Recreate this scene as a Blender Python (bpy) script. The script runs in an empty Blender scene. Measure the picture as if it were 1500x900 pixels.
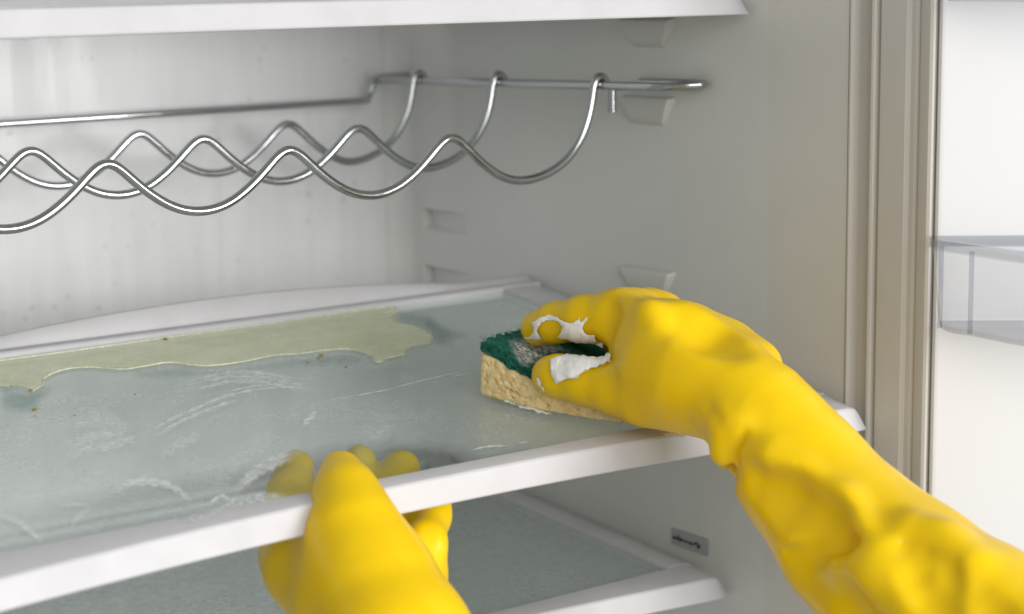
import bpy, bmesh, math, random
import numpy as np
from mathutils import Vector, Matrix, noise as mnoise
from mathutils.bvhtree import BVHTree
random.seed(7); rng = np.random.default_rng(7)
scene = bpy.context.scene
col = scene.collection

# ------------------------------------------------------------------ camera
FPX = 2800.0
MC = np.array([[0.81060823, -0.1128695, 0.57460837],
               [-0.58538782, -0.13047801, 0.80018535],
               [-0.01534277, -0.98500557, -0.17183898]])      # world = MC @ (right, down, forward)
CAM = np.array([-.47, -.702, 1.2])
cd = bpy.data.cameras.new('camera'); cam = bpy.data.objects.new('camera', cd); col.objects.link(cam)
cd.sensor_width = 36; cd.lens = FPX / 1500 * 36; cd.clip_start = .02; cd.clip_end = 50
R = Matrix([[MC[i][0], -MC[i][1], -MC[i][2]] for i in range(3)])
cam.matrix_world = Matrix.Translation(Vector(CAM)) @ R.to_4x4()
cd.dof.use_dof = True; cd.dof.focus_distance = .95; cd.dof.aperture_fstop = 7.5
scene.camera = cam

# ------------------------------------------------------------------ light
w = bpy.data.worlds.new('World'); scene.world = w; w.use_nodes = True
bg = w.node_tree.nodes['Background']; bg.inputs[0].default_value = (.97, .985, 1, 1); bg.inputs[1].default_value = .37
def area(name, loc, target, size, energy, color, spread=180):
    l = bpy.data.lights.new(name, 'AREA'); l.shape = 'RECTANGLE'; l.size, l.size_y = size
    l.energy = energy; l.color = color; l.spread = math.radians(spread)
    o = bpy.data.objects.new(name, l); col.objects.link(o); o.location = loc
    o.rotation_euler = (Vector(target) - Vector(loc)).to_track_quat('-Z', 'Y').to_euler()
    return o
area('window_light', (.68, -1.95, 1.20), (.05, .2, 1.04), (.9, .8), 36, (1, .99, .98))
area('fill_light', (-.34, -1.75, 1.62), (.15, .2, 1.04), (1.5, 1.0), 19.5, (1, .99, .975))  # added fill from the left, no known source; evens out the side wall
scene.view_settings.view_transform = 'Standard'; scene.view_settings.look = 'None'
scene.view_settings.exposure = 0; scene.view_settings.gamma = 1
scene.render.engine = 'CYCLES'
scene.cycles.max_bounces = 12; scene.cycles.transparent_max_bounces = 16
scene.cycles.caustics_reflective = False; scene.cycles.caustics_refractive = False
scene.cycles.use_denoising = True

# ------------------------------------------------------------------ helpers
def at(u, v, d):
    return CAM + MC @ (np.array([(u - 750) / FPX, (v - 450) / FPX, 1.]) * d)
def cray(u, v):
    r = MC @ np.array([(u - 750) / FPX, (v - 450) / FPX, 1.]); return r / np.linalg.norm(r)
def pj(p):
    q = MC.T @ (np.array(p) - CAM); return 750 + FPX * q[0] / q[2], 450 + FPX * q[1] / q[2], q[2]

def obj(name, verts, faces, mat, parent=None, smooth=False, angle=None):
    me = bpy.data.meshes.new(name)
    me.from_pydata([tuple(map(float, v)) for v in verts], [], [tuple(map(int, f)) for f in faces])
    me.update()
    bm = bmesh.new(); bm.from_mesh(me); bmesh.ops.recalc_face_normals(bm, faces=bm.faces); bm.to_mesh(me); bm.free()
    if smooth:
        me.polygons.foreach_set('use_smooth', [True] * len(me.polygons))
        if angle: me.set_sharp_from_angle(angle=math.radians(angle))
    me.materials.append(mat)
    o = bpy.data.objects.new(name, me); col.objects.link(o); o.parent = parent
    return o
def bevel(o, width, seg=3):
    m = o.modifiers.new('bevel', 'BEVEL'); m.width = width; m.segments = seg; m.limit_method = 'ANGLE'; m.angle_limit = math.radians(35)
    o.data.polygons.foreach_set('use_smooth', [True] * len(o.data.polygons)); o.data.set_sharp_from_angle(angle=math.radians(50))
    return o
def box(name, a, b, mat, parent=None, bev=0):
    (x0, y0, z0), (x1, y1, z1) = a, b
    v = [(x, y, z) for x in (x0, x1) for y in (y0, y1) for z in (z0, z1)]
    f = [(0, 1, 3, 2), (4, 6, 7, 5), (0, 4, 5, 1), (2, 3, 7, 6), (0, 2, 6, 4), (1, 5, 7, 3)]
    o = obj(name, v, f, mat, parent)
    return bevel(o, bev) if bev else o
def loft(name, rings, mat, parent=None, closed=True, caps=True, smooth=True, angle=40):
    n = len(rings[0]); v = [p for r in rings for p in r]; f = []
    for i in range(len(rings) - 1):
        for j in range(n if closed else n - 1):
            k = (j + 1) % n
            f.append((i * n + j, i * n + k, (i + 1) * n + k, (i + 1) * n + j))
    if caps and closed:
        f.append(tuple(range(n))[::-1]); f.append(tuple(range((len(rings) - 1) * n, len(rings) * n)))
    return obj(name, v, f, mat, parent, smooth, angle)
def catmull(pts, n=8):
    P = np.array(pts, float); P = np.vstack([2 * P[0] - P[1], P, 2 * P[-1] - P[-2]]); out = []
    for i in range(1, len(P) - 2):
        for t in np.linspace(0, 1, n, endpoint=False):
            a, b, c, d = P[i - 1:i + 3]
            out.append(.5 * (2 * b + (c - a) * t + (2 * a - 5 * b + 4 * c - d) * t * t + (3 * b - a - 3 * c + d) * t ** 3))
    out.append(P[-2]); return np.array(out)
def tube(name, pts, r, mat, parent=None, seg=14):
    P = np.array(pts, float); n = len(P); rings = []
    T = np.gradient(P, axis=0); T /= np.linalg.norm(T, axis=1)[:, None]
    up = np.array([0, 0, 1.]) if abs(T[0][2]) < .9 else np.array([1., 0, 0])
    nrm = np.cross(T[0], up); nrm /= np.linalg.norm(nrm)
    for i in range(n):
        nrm = nrm - T[i] * (nrm @ T[i]); nrm /= np.linalg.norm(nrm); b = np.cross(T[i], nrm)
        rr = r[i] if hasattr(r, '__len__') else r
        rings.append([P[i] + rr * (math.cos(a) * nrm + math.sin(a) * b) for a in np.linspace(0, 2 * math.pi, seg, endpoint=False)])
    return loft(name, rings, mat, parent, angle=60)
def thing(name, label, cat, loc=(0, 0, 0), rot=(0, 0, 0), group=None):
    o = bpy.data.objects.new(name, None); col.objects.link(o); o.location = loc; o.rotation_euler = rot
    o.empty_display_size = .02
    return tag(o, label, cat, group)
def tag(o, label, cat, group=None, kind=None):
    o['label'] = label; o['category'] = cat
    if group: o['group'] = group
    if kind: o['kind'] = kind
    return o

# ------------------------------------------------------------------ materials
def mat(name, base=(.8, .8, .8), rough=.5, metal=0, spec=.5, **kw):
    m = bpy.data.materials.new(name); m.use_nodes = True; b = m.node_tree.nodes['Principled BSDF']
    b.inputs['Base Color'].default_value = (*base, 1); b.inputs['Roughness'].default_value = rough
    b.inputs['Metallic'].default_value = metal; b.inputs['Specular IOR Level'].default_value = spec
    for k, v in kw.items(): b.inputs[k].default_value = v
    return m
def N(m, t, **inp):
    n = m.node_tree.nodes.new(t)
    for k, v in inp.items():
        if k in n.inputs: n.inputs[k].default_value = v
        else: setattr(n, k, v)
    return n
def L(m, a, b): m.node_tree.links.new(a, b)
def coords(m, scale=(1, 1, 1)):
    tc = N(m, 'ShaderNodeTexCoord'); mp = N(m, 'ShaderNodeMapping'); mp.inputs['Scale'].default_value = scale
    L(m, tc.outputs['Object'], mp.inputs['Vector']); return mp.outputs['Vector']
def noise(m, vec, scale, detail=4, rough=.55):
    n = N(m, 'ShaderNodeTexNoise'); n.inputs['Scale'].default_value = scale; n.inputs['Detail'].default_value = detail
    n.inputs['Roughness'].default_value = rough; L(m, vec, n.inputs['Vector']); return n.outputs['Fac']
def ramp(m, fac, stops):
    r = N(m, 'ShaderNodeValToRGB'); e = r.color_ramp.elements
    while len(e) < len(stops): e.new(.5)
    for el, (p, c) in zip(e, stops):
        el.position = p; el.color = (*c, 1) if hasattr(c, '__len__') else (c, c, c, 1)
    L(m, fac, r.inputs['Fac']); return r.outputs['Color']
def bump(m, h, strength, dist=.001, normal=None):
    b = N(m, 'ShaderNodeBump'); b.inputs['Strength'].default_value = strength; b.inputs['Distance'].default_value = dist
    L(m, h, b.inputs['Height'])
    if normal is not None: L(m, normal, b.inputs['Normal'])
    return b.outputs['Normal']
def bsdf(m): return m.node_tree.nodes['Principled BSDF']
def mul(m, a, b):
    n = N(m, 'ShaderNodeMath', operation='MULTIPLY'); L(m, a, n.inputs[0])
    if hasattr(b, 'links'): L(m, b, n.inputs[1])
    else: n.inputs[1].default_value = b
    return n.outputs[0]

# liner plastic: off white, faint smudges
def liner(name, c, streak=False):
    m = mat(name, c, .42, spec=.4); b = bsdf(m)
    v = coords(m)
    n1 = noise(m, v, 9, 5)
    d = tuple(x * .93 for x in c)
    L(m, ramp(m, n1, [(.35, d), (.65, c)]), b.inputs['Base Color'])
    if streak:      # dried drips and condensation beads on the back wall
        vs = coords(m, (1, 1, .06)); n2 = noise(m, vs, 90, 4, .6)
        vo = N(m, 'ShaderNodeTexVoronoi'); vo.inputs['Scale'].default_value = 95; L(m, v, vo.inputs['Vector'])
        bead = ramp(m, vo.outputs['Distance'], [(.10, 1), (.30, 0)])
        pick = ramp(m, noise(m, v, 16, 2), [(.50, 0), (.60, 1)])
        dots = mul(m, bead, pick)
        mx = N(m, 'ShaderNodeMixRGB', blend_type='MULTIPLY'); mx.inputs['Fac'].default_value = 1
        L(m, ramp(m, n2, [(.35, .945), (.6, 1)]), mx.inputs['Color1']); L(m, ramp(m, n1, [(.35, d), (.65, c)]), mx.inputs['Color2'])
        mx2 = N(m, 'ShaderNodeMixRGB', blend_type='MULTIPLY'); mx2.inputs['Color2'].default_value = (.86, .86, .85, 1)
        L(m, dots, mx2.inputs['Fac']); L(m, mx.outputs[0], mx2.inputs['Color1']); L(m, mx2.outputs[0], b.inputs['Base Color'])
        n3 = bump(m, n2, .12, .001); L(m, bump(m, dots, .2, .001, n3), b.inputs['Normal'])
        L(m, ramp(m, n2, [(.4, .3), (.65, .5)]), b.inputs['Roughness'])
    else:
        L(m, bump(m, noise(m, v, 60, 3), .05, .001), b.inputs['Normal'])
    return m
M_back = liner('liner_back', (.78, .775, .785), True)
M_side = liner('liner_side', (.68, .68, .655))
M_frame = liner('frame_plastic', (.58, .555, .51))
M_gasket = mat('gasket_rubber', (.50, .475, .43), .55)
M_white = mat('white_plastic', (.86, .85, .87), .4, spec=.3)
b = bsdf(M_white); v = coords(M_white); L(M_white, bump(M_white, noise(M_white, v, 55, 4), .06, .001), b.inputs['Normal'])
L(M_white, ramp(M_white, noise(M_white, v, 30, 5), [(.3, (.52, .51, .52)), (.6, (.56, .55, .565))]), b.inputs['Base Color'])
L(M_white, ramp(M_white, noise(M_white, v, 40, 4), [(.35, .34), (.7, .52)]), b.inputs['Roughness'])
M_door = mat('door_plastic', (.79, .795, .81), .4)
M_support = mat('support_plastic', (.70, .69, .66), .35, **{'Transmission Weight': .15})
M_chrome = mat('chrome_wire', (.48, .49, .50), .1, 1.0)
L(M_chrome, ramp(M_chrome, noise(M_chrome, coords(M_chrome), 120, 4), [(.35, .09), (.7, .20)]), bsdf(M_chrome).inputs['Roughness'])
M_sticker = mat('sticker_grey', (.38, .40, .42), .5)
M_ink = mat('sticker_ink', (.04, .04, .045), .6)

def glass(name, film_col, film_lo, film_hi, rough, wiped=False):
    m = bpy.data.materials.new(name); m.use_nodes = True; nt = m.node_tree; nt.nodes.clear()
    out = N(m, 'ShaderNodeOutputMaterial'); tr = N(m, 'ShaderNodeBsdfTransparent'); tr.inputs[0].default_value = (.90, .94, .925, 1)
    gl = N(m, 'ShaderNodeBsdfGlossy'); gl.inputs['Roughness'].default_value = rough; gl.inputs['Color'].default_value = (.92, .96, .95, 1)
    df = N(m, 'ShaderNodeBsdfDiffuse'); fr = N(m, 'ShaderNodeFresnel'); fr.inputs['IOR'].default_value = 1.45
    v = coords(m); vs = coords(m, (.5, 1, 1))
    n1 = noise(m, vs, 14, 6, .62); n2 = noise(m, v, 220, 3)
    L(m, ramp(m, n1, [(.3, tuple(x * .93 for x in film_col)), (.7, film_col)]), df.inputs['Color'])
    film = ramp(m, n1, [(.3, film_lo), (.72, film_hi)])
    speck = ramp(m, n2, [(.35, .82), (.65, 1)])
    if wiped:
        def spotmask(cx, cy, sx, sy, stops):
            mp = N(m, 'ShaderNodeMapping'); mp.inputs['Location'].default_value = (-cx / sx, -cy / sy, 0); mp.inputs['Scale'].default_value = (1 / sx, 1 / sy, 0)
            L(m, N(m, 'ShaderNodeTexCoord').outputs['Object'], mp.inputs['Vector'])
            ln = N(m, 'ShaderNodeVectorMath', operation='LENGTH'); L(m, mp.outputs['Vector'], ln.inputs[0])
            ad = N(m, 'ShaderNodeMath', operation='MULTIPLY_ADD'); L(m, n1, ad.inputs[0]); ad.inputs[1].default_value = .7; L(m, ln.outputs['Value'], ad.inputs[2])
            return ramp(m, ad.outputs[0], stops)
        speck = mul(m, speck, spotmask(-.035, .045, .10, .06, [(.8, .05), (1.2, 1)]))
        thick_ = N(m, 'ShaderNodeMath', operation='MULTIPLY_ADD'); L(m, spotmask(-.22, .08, .13, .11, [(.5, 1), (1.0, 0)]), thick_.inputs[0]); thick_.inputs[1].default_value = 1.1; thick_.inputs[2].default_value = 1
        speck = mul(m, speck, thick_.outputs[0])
    mx = N(m, 'ShaderNodeMixShader'); gi = N(m, 'ShaderNodeNewGeometry'); nb_ = N(m, 'ShaderNodeMath', operation='SUBTRACT'); nb_.inputs[0].default_value = 1; L(m, gi.outputs['Backfacing'], nb_.inputs[1])
    L(m, mul(m, mul(m, film, speck), nb_.outputs[0]), mx.inputs[0]); L(m, tr.outputs[0], mx.inputs[1]); L(m, df.outputs[0], mx.inputs[2])
    mx2 = N(m, 'ShaderNodeMixShader'); L(m, mul(m, fr.outputs[0], nb_.outputs[0]), mx2.inputs[0]); L(m, mx.outputs[0], mx2.inputs[1]); L(m, gl.outputs[0], mx2.inputs[2])
    rr = ramp(m, n1, [(.3, rough * .7), (.7, rough * 1.5)]); L(m, rr, gl.inputs['Roughness'])
    L(m, mx2.outputs[0], out.inputs[0]); return m
M_glass = glass('shelf_glass', (.84, .90, .88), .25, .42, .12, True)
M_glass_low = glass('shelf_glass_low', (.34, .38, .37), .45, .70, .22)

def film(name, colr, alpha, rough=.25, nscale=60, lo=.6, attr=True, r0=.40, r1=.62):
    m = bpy.data.materials.new(name); m.use_nodes = True; b = bsdf(m)
    b.inputs['Base Color'].default_value = (*colr, 1); b.inputs['Roughness'].default_value = rough
    v = coords(m); n = noise(m, v, nscale, 5, .65)
    a = ramp(m, n, [(r0, lo), (r1, 1)])
    a = mul(m, a, alpha)
    if attr:
        at_ = N(m, 'ShaderNodeAttribute', attribute_name='fade'); a = mul(m, a, at_.outputs['Fac'])
    L(m, a, b.inputs['Alpha']); L(m, bump(m, n, .3, .0006), b.inputs['Normal'])
    return m

# ------------------------------------------------------------------ refrigerator
XR, YB, Z0, Z1 = .25, .43, .52, 1.52
fridge = thing('refrigerator', 'open white refrigerator with pale plastic liner, side frame and open door', 'refrigerator', (0, 0, Z0))
def fr(verts): return [(x, y, z - Z0) for x, y, z in verts]
def fbox(name, a, b_, m, bev=0, parent=None):
    return box(name, (a[0], a[1], a[2] - Z0), (b_[0], b_[1], b_[2] - Z0), m, parent or fridge, bev)
# right wall with tapering guide grooves near the back and a rounded back corner
def side_wall():
    slots = [(1.026, 1.041), (.986, 1.001), (.946, .961)]
    ys = [.060, .352, .405, .414]; zs = [Z0] + sorted(z for s in slots for z in s) + [Z1]
    V, F = [], []
    def q(*p):
        n = len(V); V.extend(p); F.append(tuple(range(n, n + len(p))))
    for i in range(3):
        for j in range(len(zs) - 1):
            ya, yb, za, zb = ys[i], ys[i + 1], zs[j], zs[j + 1]
            if i == 1 and j % 2 == 1:
                d = .007
                q((XR, ya, za), (XR, ya, zb), (XR + d, yb, zb - .003), (XR + d, yb, za + .003))
                q((XR, ya, za), (XR + d, yb, za + .003), (XR, yb, za)); q((XR, ya, zb), (XR, yb, zb), (XR + d, yb, zb - .003))
                q((XR, yb, za), (XR + d, yb, za + .003), (XR + d, yb, zb - .003), (XR, yb, zb))
            else: q((XR, ya, za), (XR, yb, za), (XR, yb, zb), (XR, ya, zb))
    arc = [(XR - .016 + .016 * math.cos(a), .414 + .016 * math.sin(a)) for a in np.linspace(0, math.pi / 2, 19)]
    for (xa, ya), (xb, yb) in zip(arc[:-1], arc[1:]): q((xa, ya, Z0), (xb, yb, Z0), (xb, yb, Z1), (xa, ya, Z1))
    o = obj('side_wall', fr(V), F, M_side, fridge, True, 25)
    bm = bmesh.new(); bm.from_mesh(o.data); bmesh.ops.remove_doubles(bm, verts=bm.verts, dist=1e-5); bmesh.ops.recalc_face_normals(bm, faces=bm.faces); bm.to_mesh(o.data); bm.free(); o.data.set_sharp_from_angle(angle=math.radians(7))
    s = o.modifiers.new('thick', 'SOLIDIFY'); s.thickness = .012; s.offset = 1; s.use_rim = False
    # make sure normals look inwards, so that the thickness grows outwards
    if sum(p.normal.x * p.area for p in o.data.polygons) > 0: o.data.flip_normals()
    s.offset = -1
    return o
side_wall()
fbox('side_wall', (-.262, 0, Z0), (-.25, YB, Z1), M_side)
fbox('back_wall', (-.262, YB, Z0), (XR - .0155, YB + .012, Z1), M_back)
fbox('ceiling', (-.25, .001, Z1), (XR, YB, Z1 + .012), M_side)
fbox('floor', (-.25, .001, Z0 - .012), (XR, YB, Z0), M_side)
box('front_strip', (XR, .0002, .001), (XR + .012, .06, Z1 - Z0 - .001), liner('strip_plastic', (.665, .65, .61)), fridge)
# front post: ridges and grooves beside the door opening
def post(name, prof, m):
    back = [(prof[-1][0] + .03, prof[-1][1] + .012), (prof[0][0] + .03, prof[0][1] + .004)]
    pr = prof + back
    return loft(name, [[(x, y, z - Z0) for x, y in pr] for z in (Z0 - .01, Z1 + .01)], m, fridge, angle=22)
post('door_frame', [(.2502, -.0002), (.2492, -.001), (.249, -.0022), (.2502, -.0036), (.2545, -.0046), (.255, -.0090), (.2535, -.0142), (.2505, -.0152), (.2492, -.0165), (.2495, -.0180), (.2525, -.0192), (.2525, -.0212)], M_frame)
post('hinge_post', [(.2512, -.0214), (.2500, -.0222), (.2500, -.0300), (.2504, -.0386), (.2518, -.0410), (.2516, -.0440), (.2524, -.0462)], M_frame)
post('gasket', [(.2535, -.0470), (.2512, -.0474), (.2508, -.0490), (.2512, -.0535), (.2520, -.0549)], M_gasket)
# moulded shelf supports on the right wall
def support(z, y=.160):
    V = []; prof = [(0, 0, .024, 0), (.0012, .005, .0235, 0), (.0036, .0055, .023, 0), (.0125, .0030, .0165, 1), (.0155, .002, .0145, 1), (.017, 0, .0135, 1)]
    rings = []
    for dz, out, hw, k in prof:
        rings.append([(XR + .0005, y - hw, z - dz - Z0), (XR - out, y - hw * .93, z - dz - Z0), (XR - out, y + hw * .93, z - dz - Z0), (XR + .0005, y + hw, z - dz - Z0)])
    return bevel(loft('shelf_support', rings, M_support, fridge, smooth=False), .0015, 2)
for z in (1.1735, 1.1285, 1.027): support(z)
# grey sticker with smudged lettering
st_c = np.array([XR - .0006, .1235, .8672])
st = loft('sticker', [[(XR - o_, .1235 + y, .8672 + z - Z0) for y, z in
     [(-.0165, -.004), (-.0155, -.0052), (.0155, -.0052), (.0165, -.004), (.0165, .004), (.0155, .0052), (-.0155, .0052), (-.0165, .004)]] for o_ in (.0002, .0007)], M_sticker, fridge, smooth=False)
V, F = [], []
def blot(cy, cz, ry, rz, ang=0):
    n = len(V); k = 10
    for i in range(k):
        a = 2 * math.pi * i / k; r = 1 + .25 * rng.normal() * .5
        y, z = ry * r * math.cos(a), rz * r * math.sin(a)
        V.append((XR - .001, .1235 + cy + y * math.cos(ang) - z * math.sin(ang), .8672 - Z0 + cz + y * math.sin(ang) + z * math.cos(ang)))
    F.append(tuple(range(n, n + k)))
for cy, cz, ry, rz in [(.0135, -.0005, .0016, .0010), (.0115, -.0004, .0012, .0009), (.0098, .0004, .0007, .0021), (.0085, -.0005, .0012, .0013), (.0068, -.0004, .0013, .0009), (.0048, -.0005, .0009, .0007), (.0026, -.0004, .0013, .0009), (.0008, -.0006, .0007, .0006), (-.0012, -.0006, .0013, .0010), (-.0030, -.0008, .0010, .0009), (-.0052, .0000, .0010, .0008), (-.0068, .0007, .0012, .0007), (-.0084, .0000, .0012, .0008), (-.0092, -.0008, .0009, .0012), (-.0078, -.0016, .0011, .0007)]:
    blot(cy, cz, ry, rz)
obj('lettering', V, F, M_ink, st)

# open door, seen as a bright panel right of the post, with a clear bin
TH = math.radians(140); H = np.array([.2545, -.0572])
td = np.array([-math.cos(TH), -math.sin(TH)]); nd = np.array([-math.sin(TH), math.cos(TH)])
if nd[0] > 0: nd = -nd
def dp(t, n, z): p = H + td * t + nd * n; return (p[0], p[1], z)
door_prof = [(0, -.055), (0, -.003), (.001, -.0008), (.003, .0), (.53, .0), (.56, 0), (.56, -.055)]
door = loft('door', [[(lambda p: (p[0], p[1], z - Z0))(dp(t, n, z)) for t, n in door_prof] for z in (Z0 - .02, Z1 + .02)], M_door, fridge, angle=30)
def door_rib(z, t0, t1):
    return loft('bin_rail', [[(lambda p: (p[0], p[1], z + dz - Z0))(dp(t, n, z)) for dz, n in ((-.006, -.0005), (-.004, .006), (.004, .006), (.006, -.0005))] for t in (t0, t1)], M_door, door, smooth=False)
bevel(door_rib(1.1915, .004, .50), .002)

def clear(name):
    m = bpy.data.materials.new(name); m.use_nodes = True; m.node_tree.nodes.clear()
    out = N(m, 'ShaderNodeOutputMaterial'); tr = N(m, 'ShaderNodeBsdfTransparent'); tr.inputs[0].default_value = (.975, .978, .985, 1)
    gl = N(m, 'ShaderNodeBsdfGlossy'); gl.inputs['Roughness'].default_value = .08
    lw = N(m, 'ShaderNodeFresnel'); lw.inputs['IOR'].default_value = 1.4
    mx = N(m, 'ShaderNodeMixShader'); gi = N(m, 'ShaderNodeNewGeometry'); nb_ = N(m, 'ShaderNodeMath', operation='SUBTRACT'); nb_.inputs[0].default_value = 1; L(m, gi.outputs['Backfacing'], nb_.inputs[1]); L(m, mul(m, lw.outputs[0], nb_.outputs[0]), mx.inputs[0]); L(m, tr.outputs[0], mx.inputs[1]); L(m, gl.outputs[0], mx.inputs[2]); L(m, mx.outputs[0], out.inputs[0])
    return m
M_clear = clear('clear_plastic'); M_clear_edge = clear('clear_plastic_edge')
for n_ in M_clear_edge.node_tree.nodes:
    if n_.type == 'BSDF_TRANSPARENT': n_.inputs[0].default_value = (.84, .85, .87, 1)
def door_bin(z0, z1, label, t0=.066, t1=.50, depth=.062):
    root = thing('door_bin', label, 'door bin', (*dp(.2, .04, z0)[:2], z0), group=None)
    ox, oy, oz = dp(.2, .04, z0)
    def pl(ins):     # plan outline: tapered ends, bowed front
        half = [(-.002, .002), (-.001, .012), (.002, .021), (.011, .031), (.020, .043), (.030, .056), (.045, .068), (.075, .078), (.14, .084)]
        half = [(t + ins * (1.0 if n < .03 else .6), n - ins * (0 if n < .03 else .8)) for t, n in half]
        c = catmull(half, 3); W_ = .49
        return [tuple(p) for p in c] + [(W_ - p[0], p[1]) for p in c[::-1]]
    def ring(ins, z): return [tuple(np.array(dp(t, n, z)) - (ox, oy, oz)) for t, n in pl(ins)]
    th = .0022
    loft('wall', [ring(.004, z0), ring(0, z1), ring(th, z1), ring(.004 + th, z0 + .003), ], M_clear, root, closed=True, caps=False)
    loft('bottom', [ring(.0045, z0 - .001), ring(.0045, z0 + .002)], M_clear_edge, root)
    loft('rim', [ring(-.0015, z1 - .003), ring(-.0015, z1 + .0025), ring(.003, z1 + .0025), ring(.003, z1 - .003)], M_clear_edge, root, caps=False)
    for t_, n_ in ((.0005, .016), (.0125, .033)):
        pts = [tuple(np.array(dp(t_, n_, z)) - (ox, oy, oz)) for z in np.linspace(z0 + .001, z1 - .001, 4)]
        tube('corner_rib', pts, .0012, M_clear_edge, root, 8)
    return root
door_bin(1.023, 1.0655, 'clear plastic door bin halfway down the open white door')
door_bin(1.1845, 1.235, 'clear plastic door bin high on the door, only its base showing')

# ------------------------------------------------------------------ shelves
def yfront(x): return .0155 - .0150 * min(1.4, (x / .232) ** 2)
def shelf(label, loc, tilt, gx, gm, lip=1.0, lipc=.03):
    root = thing('glass_shelf', label, 'shelf', loc, (math.radians(tilt), 0, 0))
    GX, GF, GB, YE = gx, .0285, .2835, .306
    box('glass_panel', (-GX - .004, GF - .004, -.0048), (GX + .004, GB + .004, -.0008), gm, root)
    rings = []
    for x in np.concatenate([[-.246, -.2455, -.244, -.241], np.linspace(-.236, .236, 61), [.241, .244, .2455, .246]]):
        e = max(0, (abs(x) - .236) / .010); dz = -.0055 * e * e; yf = yfront(x); k = .004 * e
        rings.append([(x, GF, .0004 + dz * .4), (x, GF - .0015, .0012 + dz * .4), (x, yf + .0022 + k, .0012 + dz), (x, yf + .0012 + k, .0009 + dz), (x, yf + .0004 + k, .0001 + dz),
                      (x, yf - .0028 + k * .5, -.0106), (x, yf - .0024 + k * .5, -.0114), (x, yf - .0012 + k, -.0118), (x, yf + .009, -.0112), (x, yf + .010, -.0060), (x, GF, -.0058)])
    loft('front_trim', rings, M_white, root, angle=28)
    rings = []
    for x in np.linspace(-.246, .246, 61):
        h = lip * .0098 * max(0, 1 - ((x - lipc) / .165) ** 2) + .0012
        rings.append([(x, GB, .0006), (x, GB + .0015, .0019), (x, GB + .004, .0020), (x, GB + .0065, .0009), (x, GB + .012, .0006), (x, GB + .0135, .0012 + h * .35), (x, GB + .0175, .0012 + h * .97),
                      (x, GB + .0195, .0014 + h), (x, YE - .0005, .001 + h * .9), (x, YE, -.001), (x, YE, -.009), (x, GB, -.0058)])
    loft('back_trim', rings, M_white, root, angle=50)
    for sx in (-1, 1):
        rings = []
        for y in np.linspace(GF + .0003, GB - .0003, 20):
            rings.append([(sx * gx, y, .0003), (sx * (gx + .0012), y, .0012), (sx * .238, y, .0012), (sx * .2445, y, .0002), (sx * .246, y, -.002), (sx * .246, y, -.010), (sx * .241, y, -.0105), (sx * .240, y, -.0058), (sx * gx, y, -.0058)])
        loft('side_trim', rings, M_white, root, angle=50)
    return root
MIDP = (0, -.0190, .9740); MIDT = 6.1
shelf('wet smeared glass shelf with white trim, held and scrubbed by the gloved hands', MIDP, MIDT, .2165, M_glass)
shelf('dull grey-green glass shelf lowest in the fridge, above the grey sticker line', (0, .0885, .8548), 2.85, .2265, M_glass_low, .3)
shelf('glass shelf with bright white front trim above the chrome wire rack', (0, .0735, 1.1878), 0, .2165, M_glass, .3)
_a = math.radians(MIDT)
SD = np.array([0, math.cos(_a), math.sin(_a)]); SN = np.array([0, -math.sin(_a), math.cos(_a)]); SO = np.array(MIDP)
def sp(x, y, z=0): return SO + np.array([x, 0, 0]) + SD * y + SN * z
def shit(u, v, h=0):
    r = cray(u, v); t = ((SO + SN * h - CAM) @ SN) / (r @ SN); return CAM + r * t

# ------------------------------------------------------------------ wire rack
rack = thing('wire_rack', 'chrome wire bottle rack with three wavy wires under the top shelf', 'wire rack', (0, .27, 1.08))
RB = np.array([0, .27, 1.08])
XRAIL = .2262
def zrail(y): return 1.1355 - .0215 * (y - .149)
def wave(y, zoff=0, xs=0):
    P = .1026; pts = []; zt, zp = 1.0826 + zoff, 1.1118 + zoff
    rz = zrail(y)
    # hook over the rail, down the side, then troughs and peaks
    key = [(XRAIL + .0052, rz - .001), (XRAIL + .0046, rz + .0035), (XRAIL + .001, rz + .0062), (XRAIL - .0032, rz + .0042), (XRAIL - .0047, rz - .001), (XRAIL - .0058, rz - .0095), (XRAIL - .0088, rz - .0195 ), (.2145, 1.1085 + zoff), (.2068, 1.0965 + zoff), (.1939, 1.0868 + zoff)]
    x = .1745
    key.append((x, zt))
    for k in range(5):
        c = .1210 + xs - k * .1022
        fl = [(.0420, .0280), (.0320, .0247), (.0207, .0164), (.0145, .0108), (.0092, .0058), (.0050, .0021)]
        key += [(c + a_, zp - d_) for a_, d_ in fl] + [(c, zp)] + [(c - a_, zp - d_) for a_, d_ in fl[::-1]]
        if c - .051 > -.245: key.append((c - .0510, zt))
    key = [(a, b_) for a, b_ in key if a > -.246]
    c2 = catmull(key, 8)
    for _ in range(60): c2[1:-1] = .5 * c2[1:-1] + .25 * (c2[:-2] + c2[2:])
    c2 = c2[::2]
    tube('wave_wire', [np.array([a, y, b_]) - RB for a, b_ in c2], .0025, M_chrome, rack)
wave(.1765); wave(.2782, -.0004, .0015); wave(.3700, -.003, .005)
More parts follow.
